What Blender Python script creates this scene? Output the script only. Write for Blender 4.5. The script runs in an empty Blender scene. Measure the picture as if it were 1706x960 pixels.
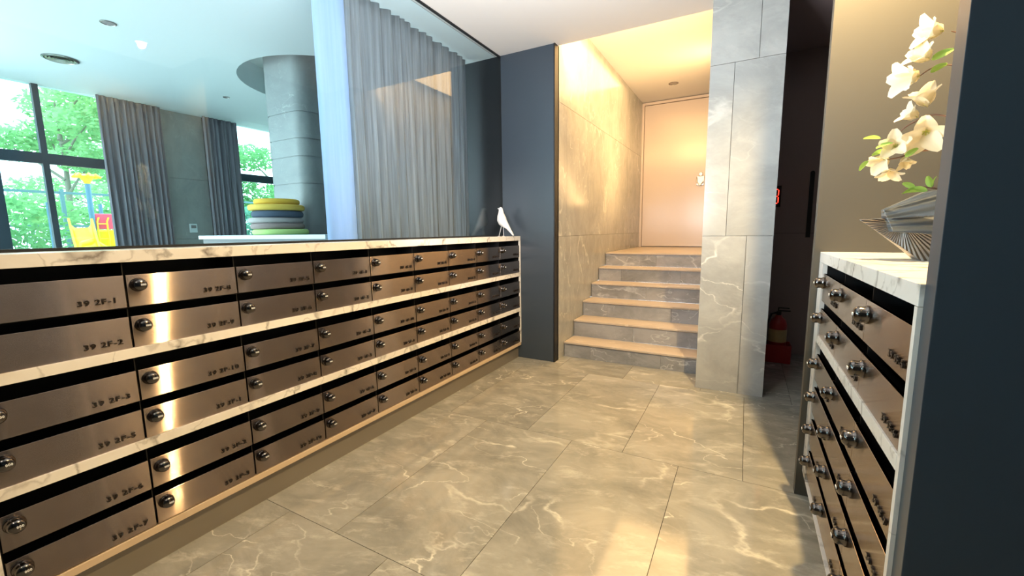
import bpy, bmesh, math, random
from mathutils import Vector, Matrix
D = bpy.data; C = bpy.context.scene.collection; S = bpy.context.scene
random.seed(7)

# ------------------------------------------------------------------ camera
W_, H_ = 1706, 960
FPX = 706.4
yaw, pit, rol = map(math.radians, (-28.804, -7.679, -0.7095))
fw = Vector((math.sin(yaw)*math.cos(pit), math.cos(yaw)*math.cos(pit), math.sin(pit)))
rt = Vector((math.cos(yaw), -math.sin(yaw), 0)); up = rt.cross(fw)
r2 = rt*math.cos(rol) + up*math.sin(rol); u2 = -rt*math.sin(rol) + up*math.cos(rol)
cam = D.objects.new('camera', D.cameras.new('camera')); C.objects.link(cam)
cam.matrix_world = Matrix(((r2.x, u2.x, -fw.x, 0), (r2.y, u2.y, -fw.y, 0), (r2.z, u2.z, -fw.z, 1.25), (0, 0, 0, 1)))
cam.data.sensor_width = 36; cam.data.lens = FPX/W_*36; cam.data.clip_start = .01; cam.data.clip_end = 200
S.camera = cam
EYE = Vector((0, 0, 1.25))
def pl(px, py, ax, v):                       # point of the world plane (axis = value) seen at a photo pixel
    d = r2*((px-W_/2)/FPX) - u2*((py-H_/2)/FPX) + fw
    return EYE + d*((v-EYE[ax])/d[ax])

# ------------------------------------------------------------------ world, lights, exposure
S.view_settings.view_transform = 'Standard'; S.view_settings.look = 'None'
S.view_settings.gamma = 1; S.view_settings.use_curve_mapping = False
S.view_settings.exposure = 0.85
wd = D.worlds.new('World'); S.world = wd; wd.use_nodes = True
bg = wd.node_tree.nodes['Background']; bg.inputs[0].default_value = (.80, .93, 1.0, 1); bg.inputs[1].default_value = 3.8
def light(name, kind, loc, energy, col, size=.1, aim=None, spot=None, blend=.5, size_y=None):
    l = D.lights.new(name, kind); l.energy = energy; l.color = col
    if kind == 'AREA':
        l.size = size
        if size_y: l.shape = 'RECTANGLE'; l.size_y = size_y
    else: l.shadow_soft_size = size
    if spot: l.spot_size = math.radians(spot); l.spot_blend = blend
    o = D.objects.new(name, l); C.objects.link(o); o.location = loc
    if aim: o.rotation_euler = (Vector(aim)-Vector(loc)).to_track_quat('-Z', 'Y').to_euler()
    return o
WARM = (1.0, .68, .30); NEUT = (1.0, .90, .78); DEEP = (1.0, .60, .24)
light('sun', 'SUN', (-12, -6, 14), 2.0, (1, .96, .88), .03, (-8, -4, 0))
light('niche_lamp', 'SPOT', (.34, 1.85, 2.835), 240, WARM, .025, (.28, 1.80, 0), 150, .6)
light('lobby_fill', 'SPOT', (-1.2, -.5, 2.82), 30, NEUT, .08, (-1.3, .6, 0), 165, 1)  # unseen fill spot, added for general light in the lobby
light('ceiling_fill', 'AREA', (-1.0, 1.3, 1.6), 46, (.96, .97, 1), 1.0, (-.9, 2.4, 2.86))  # free-floating up-light added to brighten the lobby ceiling, no fixture there
light('cove_lamp', 'AREA', (-.92, 3.78, 2.95), 26, DEEP, 1.1, (-.95, 5.0, 3.22), size_y=.12)
light('cove_lamp', 'AREA', (-.36, 5.5, 2.90), 24, DEEP, .10, (-.95, 5.5, 3.22), size_y=3.0)  # extra hidden up-light, added to lift the rear alcove ceiling
light('cove_corner_lamp', 'SPOT', (-1.38, 3.86, 3.1), 18, DEEP, .03, (-1.55, 3.95, 0), 110, 1)
light('alcove_fill', 'AREA', (-.92, 4.9, 3.18), 30, DEEP, 1.1, (-.92, 4.9, 0), size_y=2.3)  # added fill panel for the alcove walls, no such ceiling fixture
light('lounge_daylight_fill', 'AREA', (-6.45, -1.2, 1.45), 165, (.78, .90, 1.0), 3.6, (-3, -.8, 1.9), size_y=2.4)  # area light added indoors to boost the daylight from the windows

# ------------------------------------------------------------------ materials
def srgb(r, g, b):
    f = lambda c: (c/255/12.92) if c/255 <= .04045 else ((c/255+.055)/1.055)**2.4
    return (f(r), f(g), f(b), 1)
def mat(name, col, rough=.5, metal=0., **kw):
    m = D.materials.new(name); m.use_nodes = True; nt = m.node_tree; b = nt.nodes['Principled BSDF']
    b.inputs['Base Color'].default_value = col if len(col) == 4 else (*col, 1)
    b.inputs['Roughness'].default_value = rough; b.inputs['Metallic'].default_value = metal
    for k, v in kw.items(): b.inputs[k.replace('_', ' ')].default_value = v
    return m
def N(m, typ, **kw):
    n = m.node_tree.nodes.new(typ)
    for k, v in kw.items(): setattr(n, k, v)
    return n
def L(m, a, b): m.node_tree.links.new(a, b)
def P(m): return m.node_tree.nodes['Principled BSDF']
def ramp(m, fac, stops):
    r = N(m, 'ShaderNodeValToRGB'); e = r.color_ramp.elements
    while len(e) < len(stops): e.new(.5)
    for q, (p, c) in zip(e, stops): q.position = p; q.color = c if len(c) == 4 else (*c, 1)
    L(m, fac, r.inputs[0]); return r.outputs[0]
def mix(m, a, b, fac, mode='MIX'):
    n = N(m, 'ShaderNodeMix', data_type='RGBA', blend_type=mode)
    for s, v in ((0, fac), (6, a), (7, b)):
        if isinstance(v, (int, float, tuple)): n.inputs[s].default_value = v
        else: L(m, v, n.inputs[s])
    return n.outputs[2]
def noise(m, vec, scale, detail=4, rough=.55, dist=0.):
    n = N(m, 'ShaderNodeTexNoise'); n.inputs['Scale'].default_value = scale; n.inputs['Detail'].default_value = detail
    n.inputs['Roughness'].default_value = rough; n.inputs['Distortion'].default_value = dist
    L(m, vec, n.inputs['Vector']); return n.outputs['Fac']
def marble(name, c0, c1, vein, rough, vscale=1.3, vwidth=.012, island=True, fleck=.5, stretch=(.55, 1.7, 1), rot=(.2, .1, .9)):
    m = mat(name, c0, rough)
    tc = N(m, 'ShaderNodeTexCoord'); v = tc.outputs['Object']
    mp = N(m, 'ShaderNodeMapping'); L(m, v, mp.inputs[0]); mp.inputs['Rotation'].default_value = rot; mp.inputs['Scale'].default_value = stretch
    v = mp.outputs[0]
    if island:
        g = N(m, 'ShaderNodeNewGeometry'); mu = N(m, 'ShaderNodeMath', operation='MULTIPLY'); mu.inputs[1].default_value = 40
        L(m, g.outputs['Random Per Island'], mu.inputs[0])
        ad = N(m, 'ShaderNodeVectorMath', operation='ADD'); L(m, v, ad.inputs[0]); L(m, mu.outputs[0], ad.inputs[1]); v = ad.outputs[0]
    base = ramp(m, noise(m, v, 2.6, 9, .68, .5), [(.30, c0), (.62, c1)])
    m2 = N(m, 'ShaderNodeVectorMath', operation='MULTIPLY'); m2.inputs[1].default_value = (1.7, .8, 1); L(m, v, m2.inputs[0])
    fl = ramp(m, noise(m, m2.outputs[0], 7, 10, .72, .3), [(.53, (0, 0, 0)), (.72, (1, 1, 1))])
    base = mix(m, base, vein, mix(m, (0, 0, 0, 1), fl, fleck*.5), 'MIX') if fleck else base
    wn = N(m, 'ShaderNodeTexNoise'); wn.inputs['Scale'].default_value = 8; wn.inputs['Detail'].default_value = 6; L(m, v, wn.inputs['Vector'])
    ws = N(m, 'ShaderNodeVectorMath', operation='SCALE'); ws.inputs['Scale'].default_value = .17; L(m, wn.outputs['Color'], ws.inputs[0])
    wv = N(m, 'ShaderNodeVectorMath', operation='ADD'); L(m, v, wv.inputs[0]); L(m, ws.outputs[0], wv.inputs[1])
    n1 = noise(m, wv.outputs[0], vscale, 2, .5, .3); n2 = noise(m, wv.outputs[0], vscale*2.3, 2, .5, .3)
    def thin(src, w):
        s = N(m, 'ShaderNodeMath', operation='SUBTRACT'); L(m, src, s.inputs[0]); s.inputs[1].default_value = .5
        a = N(m, 'ShaderNodeMath', operation='ABSOLUTE'); L(m, s.outputs[0], a.inputs[0])
        return ramp(m, a.outputs[0], [(0, (1, 1, 1)), (w, (0, 0, 0))])
    mask = ramp(m, noise(m, v, 1.1, 2, .5), [(.46, (0, 0, 0)), (.62, (1, 1, 1))])
    mask2 = ramp(m, noise(m, v, 1.7, 2, .5), [(.42, (1, 1, 1)), (.56, (0, 0, 0))])
    vv = mix(m, mix(m, thin(n1, vwidth), mask, 1.0, 'MULTIPLY'), mix(m, thin(n2, vwidth*.8), mask2, 1.0, 'MULTIPLY'), 1.0, 'LIGHTEN')
    brk = ramp(m, noise(m, v, 6, 6, .65), [(.38, (.15, .15, .15)), (.62, (1, 1, 1))])
    if fleck: vv = mix(m, vv, brk, 1.0, 'MULTIPLY')
    else: vv = mix(m, thin(n1, vwidth), thin(n2, vwidth*1.2), .35, 'MIX')
    L(m, mix(m, base, vein, vv), P(m).inputs['Base Color'])
    return m
M = {}
M['floor'] = marble('floor_stone', (.185, .182, .158), (.335, .325, .28), (.70, .67, .57, 1), .09, 1.0, .0085, fleck=.8, stretch=(.75, 1.3, 1))
P(M['floor']).inputs['Specular IOR Level'].default_value = .6
M['stone'] = marble('wall_stone', (.285, .293, .285), (.40, .408, .395), (.66, .65, .62, 1), .22, .8, .008, fleck=.4, rot=(.2, .7, .5))
M['step'] = marble('step_stone', (.16, .165, .17), (.31, .31, .315), (.58, .58, .58, 1), .25, 2.2, .014, fleck=.6)
M['tread'] = marble('tread_stone', (.36, .29, .22), (.48, .40, .31), (.66, .58, .47, 1), .3, 2.2, .010, fleck=.4)
M['marble'] = marble('white_marble', (.74, .71, .66), (.82, .80, .76), (.20, .18, .16, 1), .25, 1.5, .016, fleck=0, stretch=(.8, 1.4, 1.3))
M['grout'] = mat('grout', (.07, .065, .055), .9)
M['white'] = mat('ceiling_paint', (.64, .62, .59), .85)
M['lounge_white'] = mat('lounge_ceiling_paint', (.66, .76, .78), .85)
M['navy'] = mat('navy_panel', (.044, .060, .080), .36)
M['taupe'] = mat('taupe_wall', (.058, .055, .046), .6)
M['dark'] = mat('hall_dark', (.34, .27, .26), .35)
M['hallceil'] = mat('hall_ceiling', (.36, .29, .29), .6)
M['black'] = mat('black_box', (.006, .006, .007), .5)
M['blackmetal'] = mat('black_metal', (.015, .016, .018), .4, .3)
M['greywall'] = mat('grey_wall', (.22, .22, .22), .8)
M['column'] = marble('column_stone', (.235, .26, .26), (.31, .34, .335), (.42, .45, .44, 1), .5, 3, .004, island=False, fleck=.2)
M['plinth'] = mat('plinth_metal', (.30, .27, .23), .35, .5)
M['ledge'] = mat('wood_ledge', (.62, .48, .33), .5)
M['chrome'] = mat('gunmetal_chrome', (.13, .12, .115), .16, 1)
M['chromedark'] = mat('knob_dark', (.035, .033, .033), .18, .6)
M['silver'] = mat('silver', (.36, .34, .32), .25, 1)
M['digit'] = mat('white_digit', (.85, .87, .9), .5)
M['letter'] = mat('letter_dark', (.035, .028, .024), .35, .5)
M['doorwhite'] = mat('cream_door', (.54, .47, .42), .22)
M['window'] = mat('window_frame_metal', (.035, .055, .075), .5)
M['birdwhite'] = mat('bird_white', (.86, .86, .86), .35)
# brushed bronze steel
m = mat('bronze_steel', (.50, .415, .35), .11, 1.0, Anisotropic=1.0); M['steel'] = m
cx = N(m, 'ShaderNodeCombineXYZ'); cx.inputs[2].default_value = 1; L(m, cx.outputs[0], P(m).inputs['Tangent'])
tc = N(m, 'ShaderNodeTexCoord'); mp = N(m, 'ShaderNodeMapping'); mp.inputs['Scale'].default_value = (1, 2, 400); L(m, tc.outputs['Object'], mp.inputs[0])
L(m, ramp(m, noise(m, mp.outputs[0], 3, 3), [(.3, (.35, .280, .236)), (.7, (.42, .340, .288))]), P(m).inputs['Base Color'])
# brushing: fine horizontal scratches tilt the surface up and down
ge = N(m, 'ShaderNodeNewGeometry'); sx = N(m, 'ShaderNodeSeparateXYZ'); L(m, ge.outputs['Position'], sx.inputs[0])
acc = None
for k in (9100., 23700., 51300.):
    q_ = N(m, 'ShaderNodeMath', operation='MULTIPLY'); q_.inputs[1].default_value = k; L(m, sx.outputs[2], q_.inputs[0])
    w_ = N(m, 'ShaderNodeTexWhiteNoise', noise_dimensions='1D'); L(m, q_.outputs[0], w_.inputs['W'])
    if acc is None: acc = w_.outputs['Value']
    else:
        a_ = N(m, 'ShaderNodeMath', operation='ADD'); L(m, acc, a_.inputs[0]); L(m, w_.outputs['Value'], a_.inputs[1]); acc = a_.outputs[0]
t_ = N(m, 'ShaderNodeMath', operation='MULTIPLY_ADD'); t_.inputs[1].default_value = .64; t_.inputs[2].default_value = -.96; L(m, acc, t_.inputs[0])
cz = N(m, 'ShaderNodeCombineXYZ'); L(m, t_.outputs[0], cz.inputs[2])
an = N(m, 'ShaderNodeVectorMath', operation='ADD'); L(m, ge.outputs['Normal'], an.inputs[0]); L(m, cz.outputs[0], an.inputs[1])
no = N(m, 'ShaderNodeVectorMath', operation='NORMALIZE'); L(m, an.outputs[0], no.inputs[0]); L(m, no.outputs[0], P(m).inputs['Normal'])
def glass(name, tint, boost=1.0):
    m = D.materials.new(name); m.use_nodes = True; nt = m.node_tree; nt.nodes.remove(P(m))
    t = N(m, 'ShaderNodeBsdfTransparent'); t.inputs[0].default_value = tint
    g = N(m, 'ShaderNodeBsdfGlossy'); g.inputs['Roughness'].default_value = 0.0
    f = N(m, 'ShaderNodeLayerWeight'); f.inputs[0].default_value = .5
    pw = N(m, 'ShaderNodeMath', operation='POWER'); pw.inputs[1].default_value = 4.5; L(m, f.outputs['Facing'], pw.inputs[0])
    k = N(m, 'ShaderNodeMath', operation='MULTIPLY_ADD'); k.inputs[1].default_value = .9*boost; k.inputs[2].default_value = .035*boost; k.use_clamp = True; L(m, pw.outputs[0], k.inputs[0])
    x = N(m, 'ShaderNodeMixShader'); L(m, k.outputs[0], x.inputs[0]); L(m, t.outputs[0], x.inputs[1]); L(m, g.outputs[0], x.inputs[2])
    L(m, x.outputs[0], nt.nodes['Material Output'].inputs[0]); return m
M['glass'] = glass('partition_glass', (.94, .98, .99, 1), 1.0)
M['pane'] = glass('window_glass', (.84, .97, .96, 1), 1.0)
def cloth(name, c0, c1, trans=.0, scale=60):
    m = mat(name, c0, .9); tc = N(m, 'ShaderNodeTexCoord')
    mp = N(m, 'ShaderNodeMapping'); mp.inputs['Scale'].default_value = (1, 1, .03); L(m, tc.outputs['Object'], mp.inputs[0])
    c = ramp(m, noise(m, mp.outputs[0], scale, 4), [(.3, c0), (.7, c1)]); L(m, c, P(m).inputs['Base Color'])
    if trans:
        tr = N(m, 'ShaderNodeBsdfTranslucent'); L(m, c, tr.inputs[0]); x = N(m, 'ShaderNodeMixShader'); x.inputs[0].default_value = trans
        L(m, P(m).outputs[0], x.inputs[1]); L(m, tr.outputs[0], x.inputs[2]); L(m, x.outputs[0], m.node_tree.nodes['Material Output'].inputs[0])
    return m
M['curtain'] = cloth('curtain_grey', (.17, .19, .215), (.31, .34, .375), .2)
M['lining'] = cloth('curtain_lining', (.50, .66, .90), (.58, .72, .95), .5)
M['curtain_far'] = cloth('curtain_mauve', (.15, .145, .175), (.30, .29, .33), .15, 30)
M['petal'] = cloth('petal', (.80, .72, .52), (.88, .81, .63), .35, 8)
M['leaf'] = cloth('leaf', (.28, .50, .10), (.42, .64, .16), .4, 8)
M['stem'] = mat('stem_brown', (.20, .11, .08), .7)
M['stamen'] = mat('stamen', (.62, .66, .18), .7)
def leafmat(n, a, b): return cloth(n, a, b, .5, 2)
M['tree1'] = leafmat('foliage_green', (.11, .32, .12), (.25, .50, .22))
M['tree2'] = leafmat('foliage_teal', (.11, .31, .23), (.25, .50, .38))
M['tree3'] = leafmat('foliage_pale', (.18, .40, .16), (.34, .60, .28))
M['bark'] = mat('bark', (.20, .19, .15), .9)
M['ground'] = mat('paving', (.42, .44, .42), .9)
M['yellow'] = mat('yellow_plastic', (.95, .80, .02), .4)
M['pink'] = mat('pink_plastic', (.85, .10, .16), .4)
M['bluepole'] = mat('teal_pole', (.10, .22, .32), .4)
M['fence'] = mat('fence_metal', (.10, .20, .22), .6)
M['red'] = mat('red_paint', (.45, .02, .02), .35)
M['darkred'] = mat('red_enamel', (.40, .03, .025), .3)
M['gold'] = mat('gold_label', (.62, .45, .20), .5)
m = mat('red_led', (.8, .02, .01), .5); P(m).inputs['Emission Color'].default_value = (1, .04, .02, 1); P(m).inputs['Emission Strength'].default_value = 2.0; M['led'] = m
m = mat('lamp_face', (1, 1, 1), .5); P(m).inputs['Emission Color'].default_value = (.95, .98, 1, 1); P(m).inputs['Emission Strength'].default_value = 4; M['lamp'] = m
m = mat('warm_lamp_face', (1, 1, 1), .5); P(m).inputs['Emission Color'].default_value = (1, .7, .38, 1); P(m).inputs['Emission Strength'].default_value = 8; M['warmlamp'] = m
M['vasegrey'] = mat('vase_bronze', (.30, .27, .245), .34, .55)
for nm_, ox, oz in (('vasegrey', -.13, .115), ('vaseblue', -.34, .10)):            # ribs fanning out over the faces
  if nm_ not in M: M[nm_] = mat('vase_slate', (.25, .28, .31), .34, .55)
  m = M[nm_]
  tc = N(m, 'ShaderNodeTexCoord'); of = N(m, 'ShaderNodeVectorMath', operation='SUBTRACT'); of.inputs[1].default_value = (ox, 0, oz); L(m, tc.outputs['Object'], of.inputs[0]); sp = N(m, 'ShaderNodeSeparateXYZ'); L(m, of.outputs[0], sp.inputs[0])
  at = N(m, 'ShaderNodeMath', operation='ARCTAN2'); L(m, sp.outputs[2], at.inputs[0]); L(m, sp.outputs[0], at.inputs[1])
  mu = N(m, 'ShaderNodeMath', operation='MULTIPLY'); mu.inputs[1].default_value = 60; L(m, at.outputs[0], mu.inputs[0])
  sn = N(m, 'ShaderNodeMath', operation='SINE'); L(m, mu.outputs[0], sn.inputs[0])
  bp = N(m, 'ShaderNodeBump'); bp.inputs['Strength'].default_value = .9; bp.inputs['Distance'].default_value = .003; L(m, sn.outputs[0], bp.inputs['Height']); L(m, bp.outputs[0], P(m).inputs['Normal'])

# ------------------------------------------------------------------ mesh helpers
class MB:
    def __init__(s): s.bm = bmesh.new(); s.mi = 0
    def face(s, vs):
        try: f = s.bm.faces.new(vs); f.material_index = s.mi; return f
        except ValueError: return None
    def box(s, x0, x1, y0, y1, z0, z1):
        v = [s.bm.verts.new((x, y, z)) for x in (x0, x1) for y in (y0, y1) for z in (z0, z1)]
        for q in ((0, 1, 3, 2), (4, 6, 7, 5), (0, 4, 5, 1), (2, 3, 7, 6), (0, 2, 6, 4), (1, 5, 7, 3)): s.face([v[i] for i in q])
        return s
    def rings(s, rs, cap=True, closed=True):
        vv = [[s.bm.verts.new(p) for p in r] for r in rs]; n = len(vv[0])
        for a, b in zip(vv, vv[1:]):
            for i in range(n if closed else n-1): s.face([a[i], a[(i+1) % n], b[(i+1) % n], b[i]])
        if cap: s.face(vv[0][::-1]); s.face(vv[-1])
        return s
    def tube(s, pts, rad, n=10, ry=None):
        pts = [Vector(p) for p in pts]; k = len(pts)
        rad = [rad]*k if isinstance(rad, (int, float)) else rad
        ry = ry or rad; rs = []; ref = None
        for i, p in enumerate(pts):
            d = (pts[min(i+1, k-1)]-pts[max(i-1, 0)]).normalized()
            if ref is None: ref = Vector((0, 1, 0)) if abs(d.y) < .9 else Vector((1, 0, 0))
            a = (ref - d*ref.dot(d)).normalized(); b = d.cross(a); ref = a
            rs.append([p + a*(math.cos(t)*ry[i]) + b*(math.sin(t)*rad[i]) for t in [2*math.pi*j/n for j in range(n)]])
        return s.rings(rs)
    def lathe(s, prof, n=24, o=(0, 0, 0), ax='z'):
        o = Vector(o); rs = []
        for r, h in prof:
            r = max(r, 1e-4)
            c = [(r*math.cos(2*math.pi*j/n), r*math.sin(2*math.pi*j/n), h) for j in range(n)]
            if ax == 'x': c = [(z, x, y) for x, y, z in c]
            if ax == 'y': c = [(y, z, x) for x, y, z in c]
            rs.append([o+Vector(q) for q in c])
        return s.rings(rs)
    def prism(s, poly, z0, z1):
        return s.rings([[(x, y, z0) for x, y in poly], [(x, y, z1) for x, y in poly]])
    def build(s, name, mats, parent=None, smooth=False, bevel=0, loc=None):
        bmesh.ops.recalc_face_normals(s.bm, faces=s.bm.faces)
        me = D.meshes.new(name); s.bm.to_mesh(me); s.bm.free()
        for q in (mats if isinstance(mats, list) else [mats]): me.materials.append(q)
        if smooth:
            me.polygons.foreach_set('use_smooth', [True]*len(me.polygons))
            me.set_sharp_from_angle(angle=math.radians(42))
        return link(name, me, parent, bevel, loc)
def link(name, me, parent=None, bevel=0, loc=None):
    o = D.objects.new(name, me); C.objects.link(o)
    if parent: o.parent = parent
    if loc: o.location = loc
    if bevel:
        b = o.modifiers.new('bevel', 'BEVEL'); b.width = bevel; b.segments = 2; b.limit_method = 'ANGLE'
    return o
def tag(o, label, cat, group=None, kind=None):
    o['label'] = label; o['category'] = cat
    if group: o['group'] = group
    if kind: o['kind'] = kind
    return o
def thing(name, label, cat, loc=(0, 0, 0), group=None, rz=0):
    o = D.objects.new(name, None); C.objects.link(o); o.location = loc; o.rotation_euler.z = rz; o.empty_display_size = .1
    return tag(o, label, cat, group)
def struct(name, mb, m, bevel=0, smooth=False, parent=None):
    o = mb.build(name, m, parent, smooth, bevel)
    if not parent: o['kind'] = 'structure'
    return o

# ------------------------------------------------------------------ the setting: lobby
Z = 2.86
def tiles_floor(x0, x1, y0, y1):
    mb = MB(); g = .0012
    k = -4
    while 2.266+1.2*k < y1:
        ya, yb = 2.266+1.2*k, 2.266+1.2*(k+1); off = -.25 if k % 2 else -.55
        for j in range(-6, 8):
            a, b = off+.6*j, off+.6*(j+1)
            A, B, c, d = max(a+g, x0), min(b-g, x1), max(ya+g, y0), min(yb-g, y1)
            if B-A > .01 and d-c > .01: mb.box(A, B, c, d, -.012, 0)
        k += 1
    return mb
struct('floor', tiles_floor(-2.14, 2.2, -1.5, 5.0), M['floor'])
struct('floor', MB().box(-2.14, 2.2, -1.5, 7.4, -.05, -.0125), M['grout'])
struct('ceiling', MB().box(-2.14, 2.2, -1.5, 2.30, Z, Z+.04).box(-2.14, .17, 2.30, 3.70, Z, Z+.04), M['white'])
struct('ceiling', MB().box(.17, 2.2, 2.30, 4.97, Z, Z+.04), M['hallceil'])
struct('wall_back', MB().box(-2.14, 2.2, -1.54, -1.5, 0, Z), M['navy'])
def glazing(name, x0, x1, y, z1, nm):
    f = MB(); w = (x1-x0)/nm
    for k in range(nm+1): f.box(x0+w*k-.025, x0+w*k+.025, y-.04, y, .05, z1)
    f.box(x0, x1, y-.04, y, 0, .05); f.box(x0, x1, y-.04, y, z1-.05, z1)
    o = f.build(name, M['window']); o['kind'] = 'structure'
    MB().box(x0, x1, y-.022, y-.018, .05, z1-.05).build('window_glass', M['pane'], o)
glazing('window_3', -6.6, -2.9, -4.0, Z, 4)
struct('wall_right', MB().box(2.2, 2.24, -1.54, 5.0, 0, Z), M['navy'])
struct('wall_left', MB().box(-2.145, -2.095, -1.5, 3.63, 0, 1.195), M['greywall'])
struct('wall_end', MB().box(-2.089, -1.552, 3.63, 3.70, 0, Z), M['navy'], .002)
struct('wall_end', MB().box(-2.62, -2.0895, 3.63, 3.70, 0, Z), M['black'])
struct('trim_1', MB().box(-1.551, -1.540, 3.625, 3.72, 0, Z), M['black'])
# marble pillar: slabs with open grooves
mb = MB(); px0, px1, py = -.29, .17, 3.53
for z0, z1, s in ((0, 1.192, .004), (1.195, 2.403, -.132), (2.406, Z, .014)):
    mb.box(px0, s-.0015, py, py+.02, z0, z1); mb.box(s+.0015, px1, py, py+.02, z0, z1)
struct('wall_pillar', mb, M['stone'])
struct('wall_pillar', MB().box(px0+.001, px1-.001, py+.02, 4.93, 0, Z), M['stone'])
# alcove with the stairs
mb = MB()
for z0, z1, ss in ((0, 1.192, (3.70, 4.8, 6.0, 7.15)), (1.195, 2.397, (3.70, 3.92, 5.12, 6.32, 7.15)), (2.40, 3.22, (3.70, 4.5, 5.7, 6.9, 7.15))):
    for a, b in zip(ss, ss[1:]): mb.box(-1.56, -1.54, a+(.0012 if a > 3.8 else 0), b-.0012, z0, z1)
struct('wall_alcove_left', mb, M['stone'])
struct('wall_alcove_left', MB().box(-1.60, -1.561, 3.70, 7.3, 0, 3.26), M['grout'])
struct('wall_alcove_right', MB().box(-.29, -.26, 4.93, 7.2, 0, 3.22).box(-.29, -.26, 3.70, 4.93, Z, 3.22), M['stone'])
struct('ceiling', MB().box(-1.56, -.26, 3.70, 7.3, 3.22, 3.26), M['white'])
struct('trim_2', MB().box(-1.54, -.29, 3.66, 3.70, Z+.04, 3.22), M['white'])
struct('wall_alcove_end', MB().box(-1.56, -.26, 7.19, 7.25, .9, 3.26), M['greywall'])
# stairs
st = thing('staircase', 'six-step grey marble staircase rising to the cream door', 'stairs', (-.9125, 3.85, 0))
ys = [3.85, 4.12, 4.40, 4.69, 4.96, 5.24, 7.19]
zs = [.15, .32, .48, .645, .805, .965]
for i in range(6):
    r = MB()
    cuts = [-.621, -.01, .621] if i % 2 else [-.621, -.35, .3, .621]
    for a, b in zip(cuts, cuts[1:]): r.box(a+.0008, b-.0008, ys[i]-3.85+.012, ys[i+1]-3.85+.012, zs[i-1] if i else 0, zs[i]-.018)
    r.build('riser', M['step'], st)
    t = MB(); t.box(-.621, .621, ys[i]-3.85, ys[i+1]-3.85+.011, zs[i]-.0175, zs[i])
    t.build('tread', M['tread'], st, bevel=.002)
# landing door
d1 = MB().box(-1.50, -.33, 7.155, 7.188, .975, 3.165).build('door_1', M['doorwhite'], bevel=.002); d1['kind'] = 'structure'
MB().box(-1.54, -1.505, 7.14, 7.188, .966, 3.21).box(-1.505, -.30, 7.14, 7.188, 3.172, 3.21).build('door_frame', M['doorwhite'], d1, bevel=.003)
lk = MB(); lk.lathe([(.0, 0), (.030, 0), (.030, .012), (.024, .018), (0, .018)], 20, (-.650, 7.155, 2.065), 'y')
lk2 = MB(); lk2.tube([(-.70, 7.135, 2.02), (-.70, 7.125, 1.95), (-.655, 7.12, 1.90), (-.61, 7.125, 1.95)], .010, 10)
lk2.box(-.705, -.60, 7.14, 7.156, 1.90, 2.035)
for v in lk.bm.verts: v.co.y = 7.155-(v.co.y-7.155)
lk.build('lock_cylinder', M['silver'], d1, True); lk2.build('door_handle', M['silver'], d1, True, .003)

# hallway on the right
struct('wall_hall', MB().box(.17, 2.2, 4.971, 5.0, 0, Z), M['grout'])
struct('wall_hall', MB().box(.17, 2.2, 4.93, 4.97, 0, 1.192).box(.17, 2.2, 4.93, 4.97, 1.195, Z), M['dark'])
struct('wall_niche_far', MB().box(.265, 1.0, 2.266, 2.316, 0, Z), M['taupe'], .001)
struct('wall_niche_back', MB().box(.80, .84, 1.05, 2.266, 0, Z), M['taupe'])
struct('wall_niche_near', MB().box(.295, 2.2, .995, 1.045, 0, Z), M['navy'], .001)

# partition glass
gl = thing('glass_partition', 'tall frameless glass screen above the long marble mailbox counter', 'glass partition', (-2.10, 1, 1.2))
MB().box(-.004, .004, -2.5, 2.629, .012, 1.655).build('glass_pane', M['glass'], gl)
MB().box(-.012, .012, -2.5, 2.629, 0, .011).build('bottom_channel', M['blackmetal'], gl)
MB().box(-.010, .010, -2.5, 2.629, 1.650, 1.6595).build('top_channel', M['blackmetal'], gl)

# ------------------------------------------------------------------ mailbox cabinets
def text_mesh(s, size, ext, bold=.0):
    cu = D.curves.new('lettering', 'FONT'); cu.body = s; cu.size = size; cu.extrude = ext; cu.offset = bold
    cu.align_x = 'RIGHT'; cu.space_character = 1.12; cu.resolution_u = 3
    o = D.objects.new('lettering', cu); C.objects.link(o); bpy.context.view_layer.update()
    me = D.meshes.new_from_object(o.evaluated_get(bpy.context.evaluated_depsgraph_get())); D.objects.remove(o); D.curves.remove(cu)
    return me
# local frame of a door: u = to the viewer's right, w = up, n = out of the face; origin = lower left corner of the door
DW, DH = .3655, .113
kb = MB()
kb.lathe([(0, 0), (.024, 0), (.0245, .004), (.0225, .007), (.0205, .010), (.0215, .020), (.0195, .027), (.014, .0315), (0, .033)], 28, (0, 0, 0), 'z')
kb.mi = 1; kb.box(-.003, .0135, -.0035, .0055, .0318, .0338)
km = kb.build('lock_knob', [M['chrome'], M['chromedark'], M['digit']], None, True)
tm = text_mesh('000', .0095, .0006, .0002)
bm = bmesh.new(); bm.from_mesh(km.data); nf = len(bm.faces); bm.from_mesh(tm)
bm.faces.ensure_lookup_table(); bm.verts.ensure_lookup_table()
tv = set(v for f in bm.faces[nf:] for v in f.verts)
for v in tv: v.co += Vector((.0125, -.002, .0345))
for f in bm.faces[nf:]: f.material_index = 2
knob_me = D.meshes.new('lock_knob'); bm.to_mesh(knob_me); bm.free()
for q in (M['chrome'], M['chromedark'], M['digit']): knob_me.materials.append(q)
knob_me.set_sharp_from_angle(angle=math.radians(42))
D.objects.remove(km)
dp = MB(); dp.box(0, DW, 0, DH, -.010, 0); door0 = dp.build('mailbox_door', M['steel'], None); door_me = door0.data; D.objects.remove(door0)
def codes(f0, n):
    out = []
    for f in range(f0, f0+n): out += ['%dF-%d' % (f, k) for k in (1, 2, 3, 5, 6, 7, 8, 9, 10)]
    return out
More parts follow.
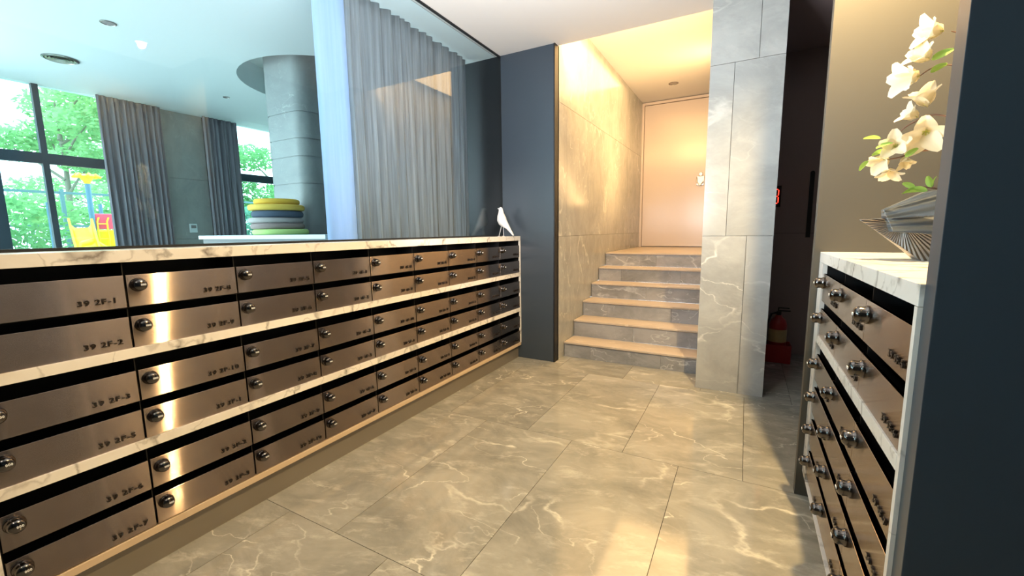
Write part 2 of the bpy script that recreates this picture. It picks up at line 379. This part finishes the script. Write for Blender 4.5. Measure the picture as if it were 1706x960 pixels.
def mailbox(cab, base, rotz, code, spot):
    """base = lower-left corner of the door in the cabinet's frame"""
    o = link('mailbox_door', door_me, cab); o.location = base; o.rotation_euler = (math.pi/2, 0, rotz)
    b = o.modifiers.new('bevel', 'BEVEL'); b.width = .0012; b.segments = 2
    o['label'] = 'brushed bronze door lettered 39 %s' % code if spot else 'brushed bronze mailbox door'
    k = link('lock_knob', knob_me, o); k.location = (.031, DH-.036, 0)
    me = text_mesh('39 '+code, .0275, .0022, .0003); me.materials.append(M['letter'])
    t = link('lettering', me, o); t.location = (DW-.024, .022, .002); t.scale = (1.1, .92, 1)
# left cabinet (front plane x = -1.90, runs along y)
cabl = thing('mailbox_cabinet', 'long low left cabinet of bronze mailbox doors under the glass screen', 'mailbox cabinet', (-1.90, .27, 0), 'marble mailbox cabinets')
yN = 3.345                                                       # far end, local y
MB().box(-.194, .004, -1.3, yN+.012, 1.158, 1.200).build('marble_top', M['marble'], cabl, bevel=.001)
for z0, z1 in ((.8155, .8515), (.4705, .5065)):
    MB().box(-.194, .004, -.03, yN, z0, z1).build('marble_shelf', M['marble'], cabl, bevel=.001)
MB().box(-.194, .004, yN+.001, yN+.014, .131, 1.157).build('end_panel', M['marble'], cabl)
MB().box(-.194, .004, -1.3, -.003, .131, 1.157).build('end_panel', M['marble'], cabl)
MB().box(-.194, .004, -1.3, yN+.014, .131, .158).build('bottom_ledge', M['ledge'], cabl, bevel=.001)
MB().box(-.194, -.03, -1.3, yN+.012, .0, .130).build('plinth', M['plinth'], cabl)
TL = [1.112, 1.112-.147, .767, .767-.147, .422, .422-.147]
body = MB(); body.box(-.190, -.15, -.002, yN, .16, 1.156)
for c in range(10): body.box(-.149, -.012, .3715*c-.0015-(0 if c else -.002), .3715*c+.0015, .1585, 1.157)
for z in (TL[0], TL[2], TL[4]):
    body.box(-.149, -.0125, .002, yN-.001, z-.147-.113, z-.147-.110); body.box(-.149, -.0125, .002, yN-.001, z-.118, z-.115)
body.build('black_carcass', M['black'], cabl)
cl = codes(2, 6)
for c in range(9):
    for r in range(6):
        mailbox(cabl, (0, .3715*c+.003, TL[r]-DH), math.pi/2, cl[c*6+r], True)
# right cabinet (front plane x = .292, seen edge-on)
XR = .292
cabr = thing('mailbox_cabinet', 'right marble-framed mailbox cabinet with bronze doors and round knobs below the flower vase', 'mailbox cabinet', (XR, 2.17, 0), 'marble mailbox cabinets')
pr = .3685; yE = -3*pr
MB().box(-.004, .505, yE-.018, .095, 1.100, 1.143).build('marble_top', M['marble'], cabr, bevel=.001)
MB().box(-.004, .505, yE+.002, .002, .762, .796).build('marble_shelf', M['marble'], cabr, bevel=.001)
MB().box(-.004, .505, yE-.018, yE-.001, .131, 1.099).build('end_panel', M['marble'], cabr)
MB().box(-.004, .505, .003, .095, .131, 1.099).build('end_panel', M['marble'], cabr)
MB().box(-.004, .505, yE-.018, .095, .125, .1305).build('bottom_ledge', M['marble'], cabr)
MB().box(.06, .50, yE-.018, .093, 0, .1245).build('plinth', M['plinth'], cabr)
TR = [1.057, .910, .712, .565, .418, .271]
body = MB(); body.box(.15, .50, yE, .001, .132, 1.098)
for c in range(4): body.box(.012, .149, -pr*c-.0015, -pr*c+.0015, .1325, 1.099)
for z in TR: body.box(.0125, .149, yE+.002, -.002, z-.114, z-.112)
body.build('black_carcass', M['black'], cabr)
cr = codes(8, 2)
for c in range(3):
    for r in range(6):
        mailbox(cabr, (0, -pr*c-.001, TR[r]-DH), -math.pi/2, cr[c*6+r], False)

# ------------------------------------------------------------------ bird on the counter
bd = thing('bird_figurine', 'white bird figurine on thin wire legs at far end of marble counter', 'figurine', (-2.0, 3.45, 1.2))
b = MB()
b.tube([(.124, 0, .008), (.112, 0, .024), (.090, 0, .052), (.066, 0, .083), (.040, 0, .108), (.014, 0, .132), (.002, 0, .158), (-.002, 0, .188), (-.003, 0, .215), (-.004, 0, .238), (-.006, 0, .256), (-.008, 0, .268)],
       [.004, .008, .013, .020, .032, .044, .047, .038, .027, .0215, .018, .007], 20, [.014, .016, .018, .022, .030, .036, .038, .033, .025, .020, .016, .006])
b.build('body', M['birdwhite'], bd, True)
b = MB(); b.tube([(-.014, 0, .252), (-.028, 0, .255), (-.041, 0, .257)], [.011, .006, .001], 12); b.build('beak', M['birdwhite'], bd, True)
for s, x in ((-1, -.020), (1, .014)):
    b = MB(); b.tube([(.010, s*.012, .105), (x, s*.014, .006)], .0022, 8); b.tube([(x-.014, s*.014, .0022), (x+.008, s*.014, .0022)], .002, 8)
    b.build('leg', M['birdwhite'], bd, True)

# ------------------------------------------------------------------ vase and flowers on the right cabinet
VY = 1.80; VB = 1.143
vs = thing('faceted_vase', 'angular ribbed grey-bronze vase on the right marble cabinet', 'vase', (.56, VY, VB))
def rel(px, py, y=VY): p = pl(px, py, 1, y); return (p.x-.56, p.z-VB)
lx, lz = rel(1431, 366); 
def pv(px, py, y): p = pl(px, py, 1, y); return (p.x-.56, y-VY, p.z-VB)
tipL = pv(1431, 366, VY-.02)
v = MB()                                                        # lower shard: a wide folded diamond standing on its point
fr = [(-.085, -.05, 0), (-.115, -.045, .028), tipL, (-.03, -.10, .135), (.20, -.02, .16), (.06, -.05, 0)]
bk = [(-.08, .05, 0), (-.108, .045, .028), (tipL[0]+.006, tipL[1]+.02, tipL[2]+.002), (-.03, .09, .14), (.20, .04, .165), (.055, .05, 0)]
v.rings([fr, bk])
v.build('lower_body', M['vasegrey'], vs, bevel=.0015)
v = MB(); a = pv(1471, 349, VY-.03); b_ = pv(1554, 317, VY-.04)
fr = [a, (a[0]+.02, -.075, .09), (.15, -.06, .06), (.19, -.03, .20), b_]
bk = [(a[0]+.006, .02, a[2]), (a[0]+.02, .05, .09), (.15, .06, .06), (.19, .05, .20), (b_[0], .06, b_[2])]
v.rings([fr, bk]); v.build('upper_body', M['vaseblue'], vs, bevel=.0015)

def petal_mesh(L_=.066, Wd=.046, cup=.014, m_='petal'):
    mb = MB(); nu, nv = 8, 6; rows = []
    for i in range(nu+1):
        t = i/nu; w = Wd/2*math.sin(math.pi*min(1, (.06+.94*t)**.8*.93))**.75 if t > 0 else .002
        w = max(w, .002); row = []
        for j in range(nv+1):
            s = j/nv*2-1
            row.append(mb.bm.verts.new((t*L_, s*w, cup*math.sin(t*2.1)+ .35*w*s*s - .1*w*math.cos(s*6)*t)))
        rows.append(row)
    for a, c in zip(rows, rows[1:]):
        for j in range(nv): mb.face([a[j], a[j+1], c[j+1], c[j]])
    me = D.meshes.new('petal'); mb.bm.to_mesh(me); mb.bm.free(); me.materials.append(M[m_])
    me.polygons.foreach_set('use_smooth', [True]*len(me.polygons)); return me
pet = petal_mesh(); leafm = petal_mesh(.048, .024, .006, 'leaf')
stm = MB()
for k in range(6):
    a = k*1.05; stm.tube([(0, 0, 0), (.004*math.cos(a), .004*math.sin(a), .007), (.008*math.cos(a), .008*math.sin(a), .011)], [.0012, .001, .0018], 6)
so = stm.build('stamen', M['stamen']); st_me = so.data; D.objects.remove(so)
# blossom as one mesh of five petals (petals are pattern at this size) + stamen sub-part
def blossom_me(opening, rnd):
    bm = bmesh.new()
    for k in range(5):
        n0 = len(bm.verts); bm.from_mesh(pet); bm.verts.ensure_lookup_table()
        mt = Matrix.Rotation(k*2*math.pi/5+rnd.uniform(-.1, .1), 4, 'Z') @ Matrix.Rotation(-opening+rnd.uniform(-.15, .15), 4, 'Y') @ Matrix.Scale(rnd.uniform(.9, 1.08), 4)
        for vv in bm.verts[n0:]: vv.co = mt @ vv.co
    me = D.meshes.new('blossom'); bm.to_mesh(me); bm.free(); me.materials.append(M['petal'])
    me.polygons.foreach_set('use_smooth', [True]*len(me.polygons)); return me
rnd = random.Random(4)
BL = [blossom_me(o, rnd) for o in (.15, .40, .68)]
def branch(label, root, paths, blooms, leaves):
    t = thing('flowering_branch', label, 'flower', root, 'flowering branches in the vase')
    rv = Vector(root); s = MB()
    for p in paths:
        pts = [Vector(q)-rv for q in p]
        # smooth the path
        sm = []
        for i in range(len(pts)-1):
            p0, p1, p2, p3 = pts[max(i-1, 0)], pts[i], pts[i+1], pts[min(i+2, len(pts)-1)]
            for k in range(6):
                u = k/6; sm.append(.5*((2*p1)+(p2-p0)*u+(2*p0-5*p1+4*p2-p3)*u*u+(3*p1-p0-3*p2+p3)*u**3))
        sm.append(pts[-1]); n = len(sm)
        s.tube(sm, [.0032*(1-.6*i/n) for i in range(n)], 8)
    s.build('stem', M['stem'], t, True)
    for (px, py, dy, d, kind, sc) in blooms:
        o = link('blossom', BL[kind], t); o.location = pl(px, py, 1, VY+dy)-rv
        o.rotation_euler = Vector(d).to_track_quat('Z', 'X').to_euler(); o.scale = (sc*.88,)*3
        link('stamen', st_me, o)
    for (px, py, dy, d, roll, sc) in leaves:
        o = link('leaf', leafm, t); o.location = pl(px, py, 1, VY+dy)-rv
        q = Vector(d).to_track_quat('X', 'Z') @ Matrix.Rotation(roll, 4, 'X').to_quaternion()
        o.rotation_euler = q.to_euler(); o.scale = (sc,)*3
def P3(px, py, dy=0): p = pl(px, py, 1, VY+dy); return (p.x, p.y, p.z)
rt0 = (.60, VY, VB+.20)
branch('tall branch with cream blossoms arching over the vase, topmost', rt0,
       [[rt0, (.66, VY, 1.50), (.62, VY, 1.66), P3(1575, 108), P3(1530, 128)], [(.62, VY, 1.66), (.60, VY, 1.76), P3(1585, 52)]],
       [(1572, 52, 0, (-.9, -.3, .15), 2, 1.25), (1548, 100, .01, (-.7, -.5, .5), 2, 1.1), (1532, 126, -.01, (-.8, -.4, -.1), 2, 1.35)],
       [(1552, 100, -.01, (1, -.2, .35), 1.2, 1.0), (1550, 120, -.01, (1, 0, .4), -.9, .85)])
branch('drooping middle branch with cream blossoms hanging left of the vase', (.61, VY+.01, VB+.20),
       [[(.61, VY+.01, VB+.20), (.60, VY, 1.50), P3(1568, 192), P3(1520, 205), P3(1492, 228), P3(1470, 262)], [(.60, VY, 1.48), P3(1530, 252), P3(1500, 262), P3(1478, 266)]],
       [(1545, 178, .01, (-.35, -.3, .9), 2, 1.2), (1530, 196, .0, (-.8, -.2, .5), 2, .9), (1543, 218, -.01, (-.2, -.8, -.6), 1, 1.25), (1492, 244, 0, (-.3, -.9, .1), 1, .9), (1478, 262, .01, (-.6, -.5, -.5), 2, 1.0), (1484, 280, 0, (-.1, -.3, -1), 1, .85), (1505, 262, .01, (.2, -.5, -.8), 2, .7)],
       [(1467, 231, 0, (-1, 0, .0), .4, .9), (1447, 268, 0, (-.6, 0, -1), .9, .75), (1508, 262, -.02, (.7, 0, .55), 1.0, .75), (1478, 250, -.01, (-.9, 0, -.4), .8, .8), (1488, 238, -.02, (-.8, 0, -.35), -.6, .9)])
branch('short leafy green sprig in the mouth of the vase', (.57, VY-.01, VB+.20),
       [[(.57, VY-.01, VB+.20), P3(1545, 312), P3(1522, 314)]], [],
       [(1524, 314, -.01, (-1, -.2, .5), .9, .75), (1524, 314, -.02, (-.8, -.2, -.55), .5, .7), (1552, 312, -.01, (-.4, -.2, 1), 1.0, .75), (1553, 312, -.01, (.3, -.2, 1), .2, .7), (1530, 320, -.03, (-.9, 0, -.2), .3, .8), (1545, 318, -.02, (-1, 0, .1), .9, .9)])

# ------------------------------------------------------------------ hallway things
fx = pl(1292, 600, 2, 0); 
hs = thing('extinguisher_stand', 'red floor tray holding the extinguisher in the dark hallway', 'stand', (fx.x, 4.62, 0))
q = MB(); q.box(-.11, .11, -.09, -.083, .0, .17).box(-.11, .11, .083, .09, .0, .17).box(-.11, -.103, -.083, .083, 0, .17).box(.103, .11, -.083, .083, 0, .17).box(-.103, .103, -.083, .083, 0, .008)
q.build('tray', M['red'], hs, bevel=.003)
fe = thing('fire_extinguisher', 'red fire extinguisher with gold label behind the marble pillar edge', 'fire extinguisher', (fx.x, 4.62, .009))
MB().lathe([(0, 0), (.068, 0), (.072, .012), (.072, .34), (.060, .385), (.030, .41), (.024, .43), (0, .43)], 28).build('cylinder', M['darkred'], fe, True)
MB().lathe([(.0725, .18), (.0738, .181), (.0738, .299), (.0725, .30)], 28).build('paper_label', M['gold'], fe, True)
q = MB(); q.lathe([(0, .43), (.02, .43), (.02, .465), (0, .465)], 16); q.box(-.012, .09, -.012, .012, .466, .478); q.box(-.012, .08, -.01, .01, .492, .502); q.box(-.012, .0, -.01, .01, .4785, .4915); q.build('valve', M['blackmetal'], fe, True)
MB().tube([(-.02, -.0, .45), (-.06, -.02, .44), (-.088, -.03, .36), (-.09, -.03, .2), (-.086, -.03, .10)], .009, 10).build('hose', M['black'], fe, True)
fi = thing('floor_indicator', 'glowing red floor number display on the dark hallway wall', 'display', (.226, 4.93, 1.55))
MB().box(-.05, .05, -.012, -.0005, -.10, .10).build('casing', M['black'], fi)
q = MB()
for (x0, x1, z0, z1) in ((-.022, .022, .062, .070), (-.022, .022, -.004, .004), (-.022, .022, -.070, -.062), (-.032, -.024, .008, .060), (.024, .032, .008, .060), (-.032, -.024, -.060, -.008), (.024, .032, -.060, -.008)):
    q.box(x0, x1, -.016, -.0125, z0, z1)
q.build('digit', M['led'], fi)
c0 = pl(1354, 288, 1, 4.93)
q = MB(); n = 8
pts = [(-.018, -.60), (.018, -.60)]+[(.018*math.cos(math.pi*i/n), .018*math.sin(math.pi*i/n)) for i in range(n+1)]
q.rings([[(x, -.010, z) for x, z in pts], [(x, -.0005, z) for x, z in pts]])
tag(q.build('wall_slot_plate', M['black'], loc=(c0.x, 4.93, c0.z)), 'black upright round-topped strip on the dark hallway wall', 'wall plate')

# ------------------------------------------------------------------ ceiling fittings
def downlight(x, y, z, r, label, face, nm='downlight'):
    t = thing(nm, label, 'ceiling light', (x, y, z))
    MB().lathe([(r, 0), (r*1.0, -.004), (r*.86, -.006), (r*.82, -.002), (r*.82, -.0005), (r, -.0002)], 28).build('trim_ring', M['silver'] if face != 'warmlamp' else M['white'], t, True)
    MB().lathe([(0, -.001), (r*.8, -.001), (r*.8, -.0025), (0, -.0025)], 28).build('lamp_face', M[face], t)
downlight(-.98, 6.43, 3.22, .065, 'round unlit recessed downlight in the warm alcove ceiling', 'plinth')
downlight(-4.352, 1.577, Z, .05, 'small unlit recessed downlight beyond the glass', 'greywall')
downlight(-5.484, 3.012, Z, .035, 'tiny round ceiling fitting near the lounge pier', 'greywall')
vt = thing('air_vent', 'round louvred metal air vent in the lounge ceiling', 'air vent', (-5.58, 1.64, Z))
MB().lathe([(.125, -.0005), (.125, -.006), (.108, -.012), (.10, -.004), (.10, -.0005)], 32).build('vent_ring', M['silver'], vt, True)
q = MB()
for r in (.02, .042, .064, .086): q.lathe([(r, -.002), (r+.012, -.010), (r+.014, -.010), (r+.003, -.002)], 32)
q.build('louvres', M['silver'], vt, True)
downlight(.34, 1.85, Z, .05, 'warm lit downlight over the right mailbox cabinet', 'warmlamp')
downlight(-1.2, -.5, Z, .055, 'added unseen warm downlight in the lobby ceiling nearest the camera', 'warmlamp')  # out-of-view fixture added to go with the lobby fill spot

# ------------------------------------------------------------------ lounge behind the glass
XW = -6.7
struct('floor', MB().box(XW, -2.146, -4, 8, -.05, 0), M['floor'])
mb = MB(); cc = (-4.15, 3.38); R_ = .86; n = 48
circ = [(cc[0]+R_*math.cos(2*math.pi*i/n), cc[1]+R_*math.sin(2*math.pi*i/n)) for i in range(n)]
sq = []
for i in range(n):
    a = 2*math.pi*i/n; c, s = math.cos(a), math.sin(a); k = 1.2/max(abs(c), abs(s)); sq.append((cc[0]+c*k, cc[1]+s*k))
mb.rings([[(x, y, Z) for x, y in sq], [(x, y, Z) for x, y in circ], [(x, y, Z+.28) for x, y in circ]], cap=False)
mb.face([mb.bm.verts.new((x, y, Z+.28)) for x, y in circ])
X0, X1, Y0, Y1 = cc[0]-1.2, cc[0]+1.2, cc[1]-1.2, cc[1]+1.2
for a, b_, c, d in ((XW-.1, X0, -4, 8), (X1, -2.145, -4, 3.63), (X1, -2.62, 3.63, 8), (X0, X1, -4, Y0), (X0, X1, Y1, 8)):
    mb.face([mb.bm.verts.new(p) for p in ((a, c, Z), (b_, c, Z), (b_, d, Z), (a, d, Z))])
struct('ceiling', mb, M['lounge_white'], smooth=False)
struct('ceiling', MB().box(XW-.1, -2.145, -4, 8, Z+.30, Z+.34), M['greywall'])
struct('wall_lounge_end', MB().box(XW, -2.62, 8, 8.05, 0, Z+.3), M['greywall'])
struct('wall_lounge_front', MB().box(-2.875, -2.1, -4.05, -4, 0, Z+.3).box(XW, -2.875, -4.05, -4, Z, Z+.3).box(-2.14, -2.1, -4, -1.54, 0, Z+.3), M['greywall'])
struct('wall_lounge_side', MB().box(-2.62, -2.58, 3.70, 8, 0, Z+.3), M['greywall'])
struct('wall_pier', MB().box(XW-.22, XW-.201, 2.72, 3.32, 0, Z), M['grout'])
struct('wall_pier', MB().box(XW-.2, XW, 2.72, 3.32, 0, 1.192).box(XW-.2, XW, 2.72, 3.32, 1.195, 2.0).box(XW-.2, XW, 2.72, 3.32, 2.003, Z), M['column'])
# windows
def window(name, y0, y1, mull, trans):
    f = MB()
    for y, w in mull: f.box(XW-.06, XW, y-w/2, y+w/2, 0, Z)
    f.box(XW-.058, XW-.002, y0, y1, trans-.055, trans+.055); f.box(XW-.058, XW-.002, y0, y1, 0, .06)
    o = f.build(name, M['window']); o['kind'] = 'structure'
    MB().box(XW-.032, XW-.028, y0, y1, .06, Z).build('window_glass', M['pane'], o)
window('window_1', -4, 2.72, [(-4, .06), (-3, .05), (-2, .05), (-.9, .05), (.2, .05), (1.27, .25), (1.735, .05), (2.69, .06)], 2.09)
window('window_2', 3.32, 8, [(3.36, .06), (3.74, .05), (4.9, .05), (6.2, .05), (7.96, .06)], 2.10)

def curtain(name, label, path0, path1, z0, z1, nfold, amp, m_, parent=None, seed=1, group=None):
    r = random.Random(seed); a, b_ = Vector((*path0, 0)), Vector((*path1, 0)); d = (b_-a); Ln = d.length; d.normalize(); nn = Vector((d.y, -d.x, 0))
    ph = [r.uniform(.5, 1.6) for _ in range(nfold)]; tot = sum(ph); xs = []; acc = 0
    for p in ph:
        A = amp*r.uniform(.6, 1.15)
        for k in range(8):
            u = k/8; xs.append((acc+p*u, A*math.sin(2*math.pi*u)*(.7+.3*math.cos(2*math.pi*u)), r.uniform(-.002, .002)))
        acc += p
    xs.append((acc, 0, 0)); mb = MB(); cols = []
    for s, o, j in xs:
        base = a+d*(s/tot*Ln)
        cols.append([mb.bm.verts.new(base+nn*(o*(1+.25*t)+j*t*6)+d*(o*.5)*(1-.4*t)+Vector((0, 0, z1+(z0-z1)*t))) for t in (0, .04, .3, .6, 1)])
    for c0, c1 in zip(cols, cols[1:]):
        for k in range(4): mb.face([c0[k], c0[k+1], c1[k+1], c1[k]])
    o = mb.build(name, m_, parent, True); 
    s_ = o.modifiers.new('solid', 'SOLIDIFY'); s_.thickness = .002
    if label: tag(o, label, 'curtain', group)
    return o
cu = thing('curtain', 'tall grey-blue pleated curtain just behind the glass, with pale blue edge', 'curtain', (-2.38, 2.0, 0), 'floor length curtains')
curtain('drape', None, (0, .10), (-.03, 1.52), .02, 2.852, 15, .040, M['curtain'], cu, 3)
curtain('pale_blue_lining', None, (-.06, -.10), (0.0, .10), .02, 2.852, 1, .02, M['lining'], cu, 5)['label'] = 'pale blue curtain edge'
curtain('curtain', 'floor-length mauve-grey curtain right of the large lounge window', (XW+.10, 2.19), (XW+.10, 2.80), .02, Z-.006, 11, .028, M['curtain_far'], seed=8, group='floor length curtains')
curtain('curtain', 'narrower mauve-grey curtain between stone pier and small window', (XW+.10, 3.28), (XW+.10, 3.73), .02, Z-.006, 8, .026, M['curtain_far'], seed=9, group='floor length curtains')
# round-cornered column
def rrect(x0, x1, y0, y1, r, n=8):
    out = []
    for (cx_, cy_, a0) in ((x1-r, y1-r, 0), (x0+r, y1-r, 90), (x0+r, y0+r, 180), (x1-r, y0+r, 270)):
        for i in range(n+1):
            a = math.radians(a0+90*i/n); out.append((cx_+r*math.cos(a), cy_+r*math.sin(a)))
    return out
mb = MB(); zz = [0, .6, 1.24, 1.74, 2.0, 2.17, 2.42, Z+.279]
for a, b_ in zip(zz, zz[1:]): mb.prism(rrect(-4.40, -3.79, 2.75, 4.0, .13), a+.006, b_-.006)
mb.prism(rrect(-4.392, -3.798, 2.758, 3.992, .13), .004, Z+.27)
struct('wall_column', mb, M['column'], smooth=True)
# counter ledge
ct = thing('lounge_counter', 'low pale counter behind the glass, in front of the grey column', 'counter', (-3.8, 2.45, 0))
MB().box(-.92, .95, -.25, .24, 1.205, 1.24).build('counter_top', M['lounge_white'], ct, bevel=.003)
MB().box(-.90, .94, -.22, .23, 0, 1.204).build('counter_body', M['greywall'], ct)
# cushions
def cushion(z, h, r, m_, label, dx=0, dy=0, tilt=0):
    c = mat('cushion_fabric', m_, .9)
    prof = [(0, 0)]+[(r*(1-.0)-h/2+h/2*math.cos(a), h/2+h/2*math.copysign(abs(math.sin(a))**.7, math.sin(a))) for a in [math.radians(-90+18*i) for i in range(11)]]+[(0, h*.97)]
    t = MB(); t.lathe(prof, 32)
    o = t.build('round_cushion', c, None, True, loc=(-3.84+dx, 2.47+dy, z)); o.rotation_euler = (0, tilt, 0)
    tag(o, label, 'cushion', 'cushions stacked on the lounge counter'); return o
cushion(1.2405, .050, .235, (.50, .72, .25), 'lime green round cushion at the bottom of the stack', .03)
cushion(1.2910, .055, .225, (.30, .24, .23), 'mauve-brown round cushion directly on the green one', -.01)
cushion(1.3465, .050, .230, (.42, .40, .39), 'light grey round cushion under the navy one', -.03)
cushion(1.3970, .062, .215, (.07, .10, .15), 'navy blue round cushion in the middle of the stack', 0)
cushion(1.4595, .055, .235, (.78, .55, .10), 'wide yellow round cushion on the navy one', -.01)
cushion(1.5150, .050, .190, (.74, .48, .06), 'smaller mustard round cushion, topmost of the stack', 0)
th = thing('thermostat', 'small white thermostat box on the stone pier', 'thermostat', (XW, 3.07, 1.34))
MB().box(.0005, .022, -.045, .045, -.06, .06).build('casing', M['lounge_white'], th, bevel=.004)
MB().box(.0225, .024, -.03, .03, 0, .04).build('display', M['greywall'], th)

# ------------------------------------------------------------------ outdoors
struct('ground', MB().box(-40, XW-.21, -30, 40, -.15, -.05), M['ground'])
def leaf_cloud(name, centre, blobs, n, size, m_, parent=None, seed=1):
    r = random.Random(seed); vs_, fs = [], []
    for i in range(n):
        c, rad = r.choice(blobs)
        while True:
            p = Vector((r.uniform(-1, 1), r.uniform(-1, 1), r.uniform(-1, 1)))
            if p.length <= 1: break
        p = Vector(c)+Vector((p.x*rad[0], p.y*rad[1], p.z*rad[2]))
        a = Vector((r.gauss(0, 1), r.gauss(0, 1), r.gauss(0, .6))).normalized(); b_ = a.orthogonal().normalized()
        s = size*r.uniform(.6, 1.3); k = len(vs_)
        vs_ += [p-a*s, p+b_*s*.42+a*s*.1, p+a*s, p-b_*s*.42+a*s*.1]; fs.append((k, k+1, k+2, k+3))
    me = D.meshes.new(name); me.from_pydata([tuple(q) for q in vs_], [], fs); me.materials.append(m_)
    return link(name, me, parent)
def tree(x, y, h, spread, m_, label, seed, n=7000, zlow=1.7):
    t = thing('tree', label, 'tree', (x, y, -.05), 'trees outside the windows'); r = random.Random(seed)
    q = MB(); q.tube([(0, 0, 0), (.05, .04, h*.3), (-.04, .1, h*.6), (0, .05, h*.9)], [.09, .075, .05, .02], 10)
    blobs = []
    for i in range(9):
        a = r.uniform(0, 6.28); z = r.uniform(zlow, h); d = spread*r.uniform(.3, .9)
        e = (d*math.cos(a), d*math.sin(a), z)
        q.tube([(0, .04, max(.4, z-.9)), (e[0]*.5, e[1]*.5, z-.4), e], [.04, .025, .01], 8)
        blobs.append((e, (spread*.5, spread*.5, .42)))
    q.build('trunk', M['bark'], t, True)
    leaf_cloud('foliage', None, blobs, n, .085, m_, t, seed)
tree(-10.9, -.4, 4.6, 1.5, M['tree2'], 'teal-green tree at the left edge of the large window', 11)
tree(-15.6, 4.3, 5.2, 1.7, M['tree3'], 'pale bright green tree behind the yellow play post', 12)
tree(-14.9, 9.6, 5.0, 1.8, M['tree1'], 'green tree filling the small window beside the column', 14)
tree(-20.2, 1.2, 5.5, 2.2, M['tree2'], 'hazy teal tree furthest back in the large window', 15)
tree(-20.5, 7.0, 5.5, 2.2, M['tree3'], 'distant pale tree half hidden by the mauve curtain', 16)
def bush(x, y, sx, sy, h, m_, label, seed):
    t = thing('bush', label, 'bush', (x, y, -.05), 'bushes outside the windows')
    q = MB(); r = random.Random(seed)
    for k in range(6): q.tube([(0, 0, 0), (r.uniform(-.4, .4)*sx, r.uniform(-.4, .4)*sy, h*.8)], [.02, .008], 6)
    q.build('stems', M['bark'], t)
    leaf_cloud('foliage', None, [((r.uniform(-.5, .5)*sx, r.uniform(-.6, .6)*sy, h*r.uniform(.35, .8)), (sx*.5, sy*.5, h*.35)) for _ in range(7)], 3200, .075, m_, t, seed)
bush(-11.9, 2.2, .6, 1.3, 1.9, M['tree1'], 'dense green bush low in the large window', 21)
bush(-11.9, 4.6, .6, 1.2, 1.7, M['tree3'], 'bright green bush behind the play post base', 22)
bush(-11.8, 7.9, .7, 1.5, 2.0, M['tree2'], 'teal bush low in the small window', 23)
fn = thing('garden_fence', 'thin dark metal garden fence behind the play equipment', 'fence', (-12.9, 3.0, -.05))
for k in range(12): MB().box(-.03, .03, -4.03+.9*k, -3.97+.9*k, 0, 2.3).build('post', M['fence'], fn)
MB().box(-.02, .02, -4, 6, 2.20, 2.25).box(-.02, .02, -4, 6, 1.50, 1.54).build('rail', M['fence'], fn)
q = MB()
for k in range(80): q.box(-.008, .008, -4+.125*k, -3.985+.125*k, .2, 1.5)
q.build('bars', M['fence'], fn)
# play equipment
pg = thing('play_structure', 'yellow and pink children\'s slide with blue post seen through large window', 'play equipment', (-10, 3.05, -.05))
def rp(px, py): p = pl(px, py, 0, -10); return (p.y-3.05, p.z+.05)
a0, a1 = rp(156, 412), rp(148, 303)
MB().tube([(0, .0, 0), (0, 0, a1[1])], .038, 12).build('post', M['bluepole'], pg, True)
q = MB(); zt = a1[1]
q.lathe([(.03, zt-.06), (.05, zt), (.085, zt+.05), (.13, zt+.09), (.10, zt+.12), (0, zt+.10)], 20)
for k in range(6):
    a = k*math.pi/3; q.tube([(.05*math.cos(a), .05*math.sin(a), zt+.08), (.12*math.cos(a), .12*math.sin(a), zt+.10), (.19*math.cos(a), .19*math.sin(a), zt+.07)], [.03, .045, .015], 10, [.02, .03, .01])
q.build('flower_finial', M['yellow'], pg, True)
# slide chute: wide curved trough
mb = MB(); rs = []
for i in range(13):
    t = i/12; y = -.17-.10*math.sin(t*1.6); x = .05+.75*t; z = 1.44-.95*t**1.2
    rs.append([(x, y+w, z+h) for w, h in ((-.13, .16), (-.12, .05), (-.08, 0), (.08, 0), (.12, .05), (.13, .16), (.16, .16), (.14, .02), (.09, -.03), (-.09, -.03), (-.14, .02), (-.16, .16))])
mb.rings(rs); mb.build('slide', M['yellow'], pg, True)
q = MB(); q.tube([(.30, -.42, .55), (.30, -.38, .95), (.28, -.26, 1.16), (.26, -.12, 1.20), (.25, .0, 1.10), (.25, .05, .75)], .07, 14); q.build('tunnel_arch', M['yellow'], pg, True)
q = MB(); q.box(-.03, .0, .03, .42, 1.42, 1.69); q.build('pink_panel', M['pink'], pg, bevel=.02)
q = MB()
for y in (.05, .18): q.tube([(0.03, y, .4), (.03, y, 1.55), (.02, y+.03, 1.62)], .012, 8)
for k in range(8): q.tube([(.03, .05, .6+.13*k), (.03, .18, .6+.13*k)], .009, 8)
q.build('climbing_ladder', M['yellow'], pg, True)
q = MB(); q.box(-.05, -.01, .02, .45, .3, 1.41); q.build('yellow_panel', M['yellow'], pg, bevel=.02)
q = MB(); q.box(-.9, -.06, -.35, .45, .95, 1.0); q.build('platform', M['pink'], pg)
for x, y in ((-.85, -.3), (-.85, .4), (-.1, .4)): MB().tube([(x, y, 0), (x, y, 1.9)], .03, 10).build('post', M['bluepole'], pg, True)
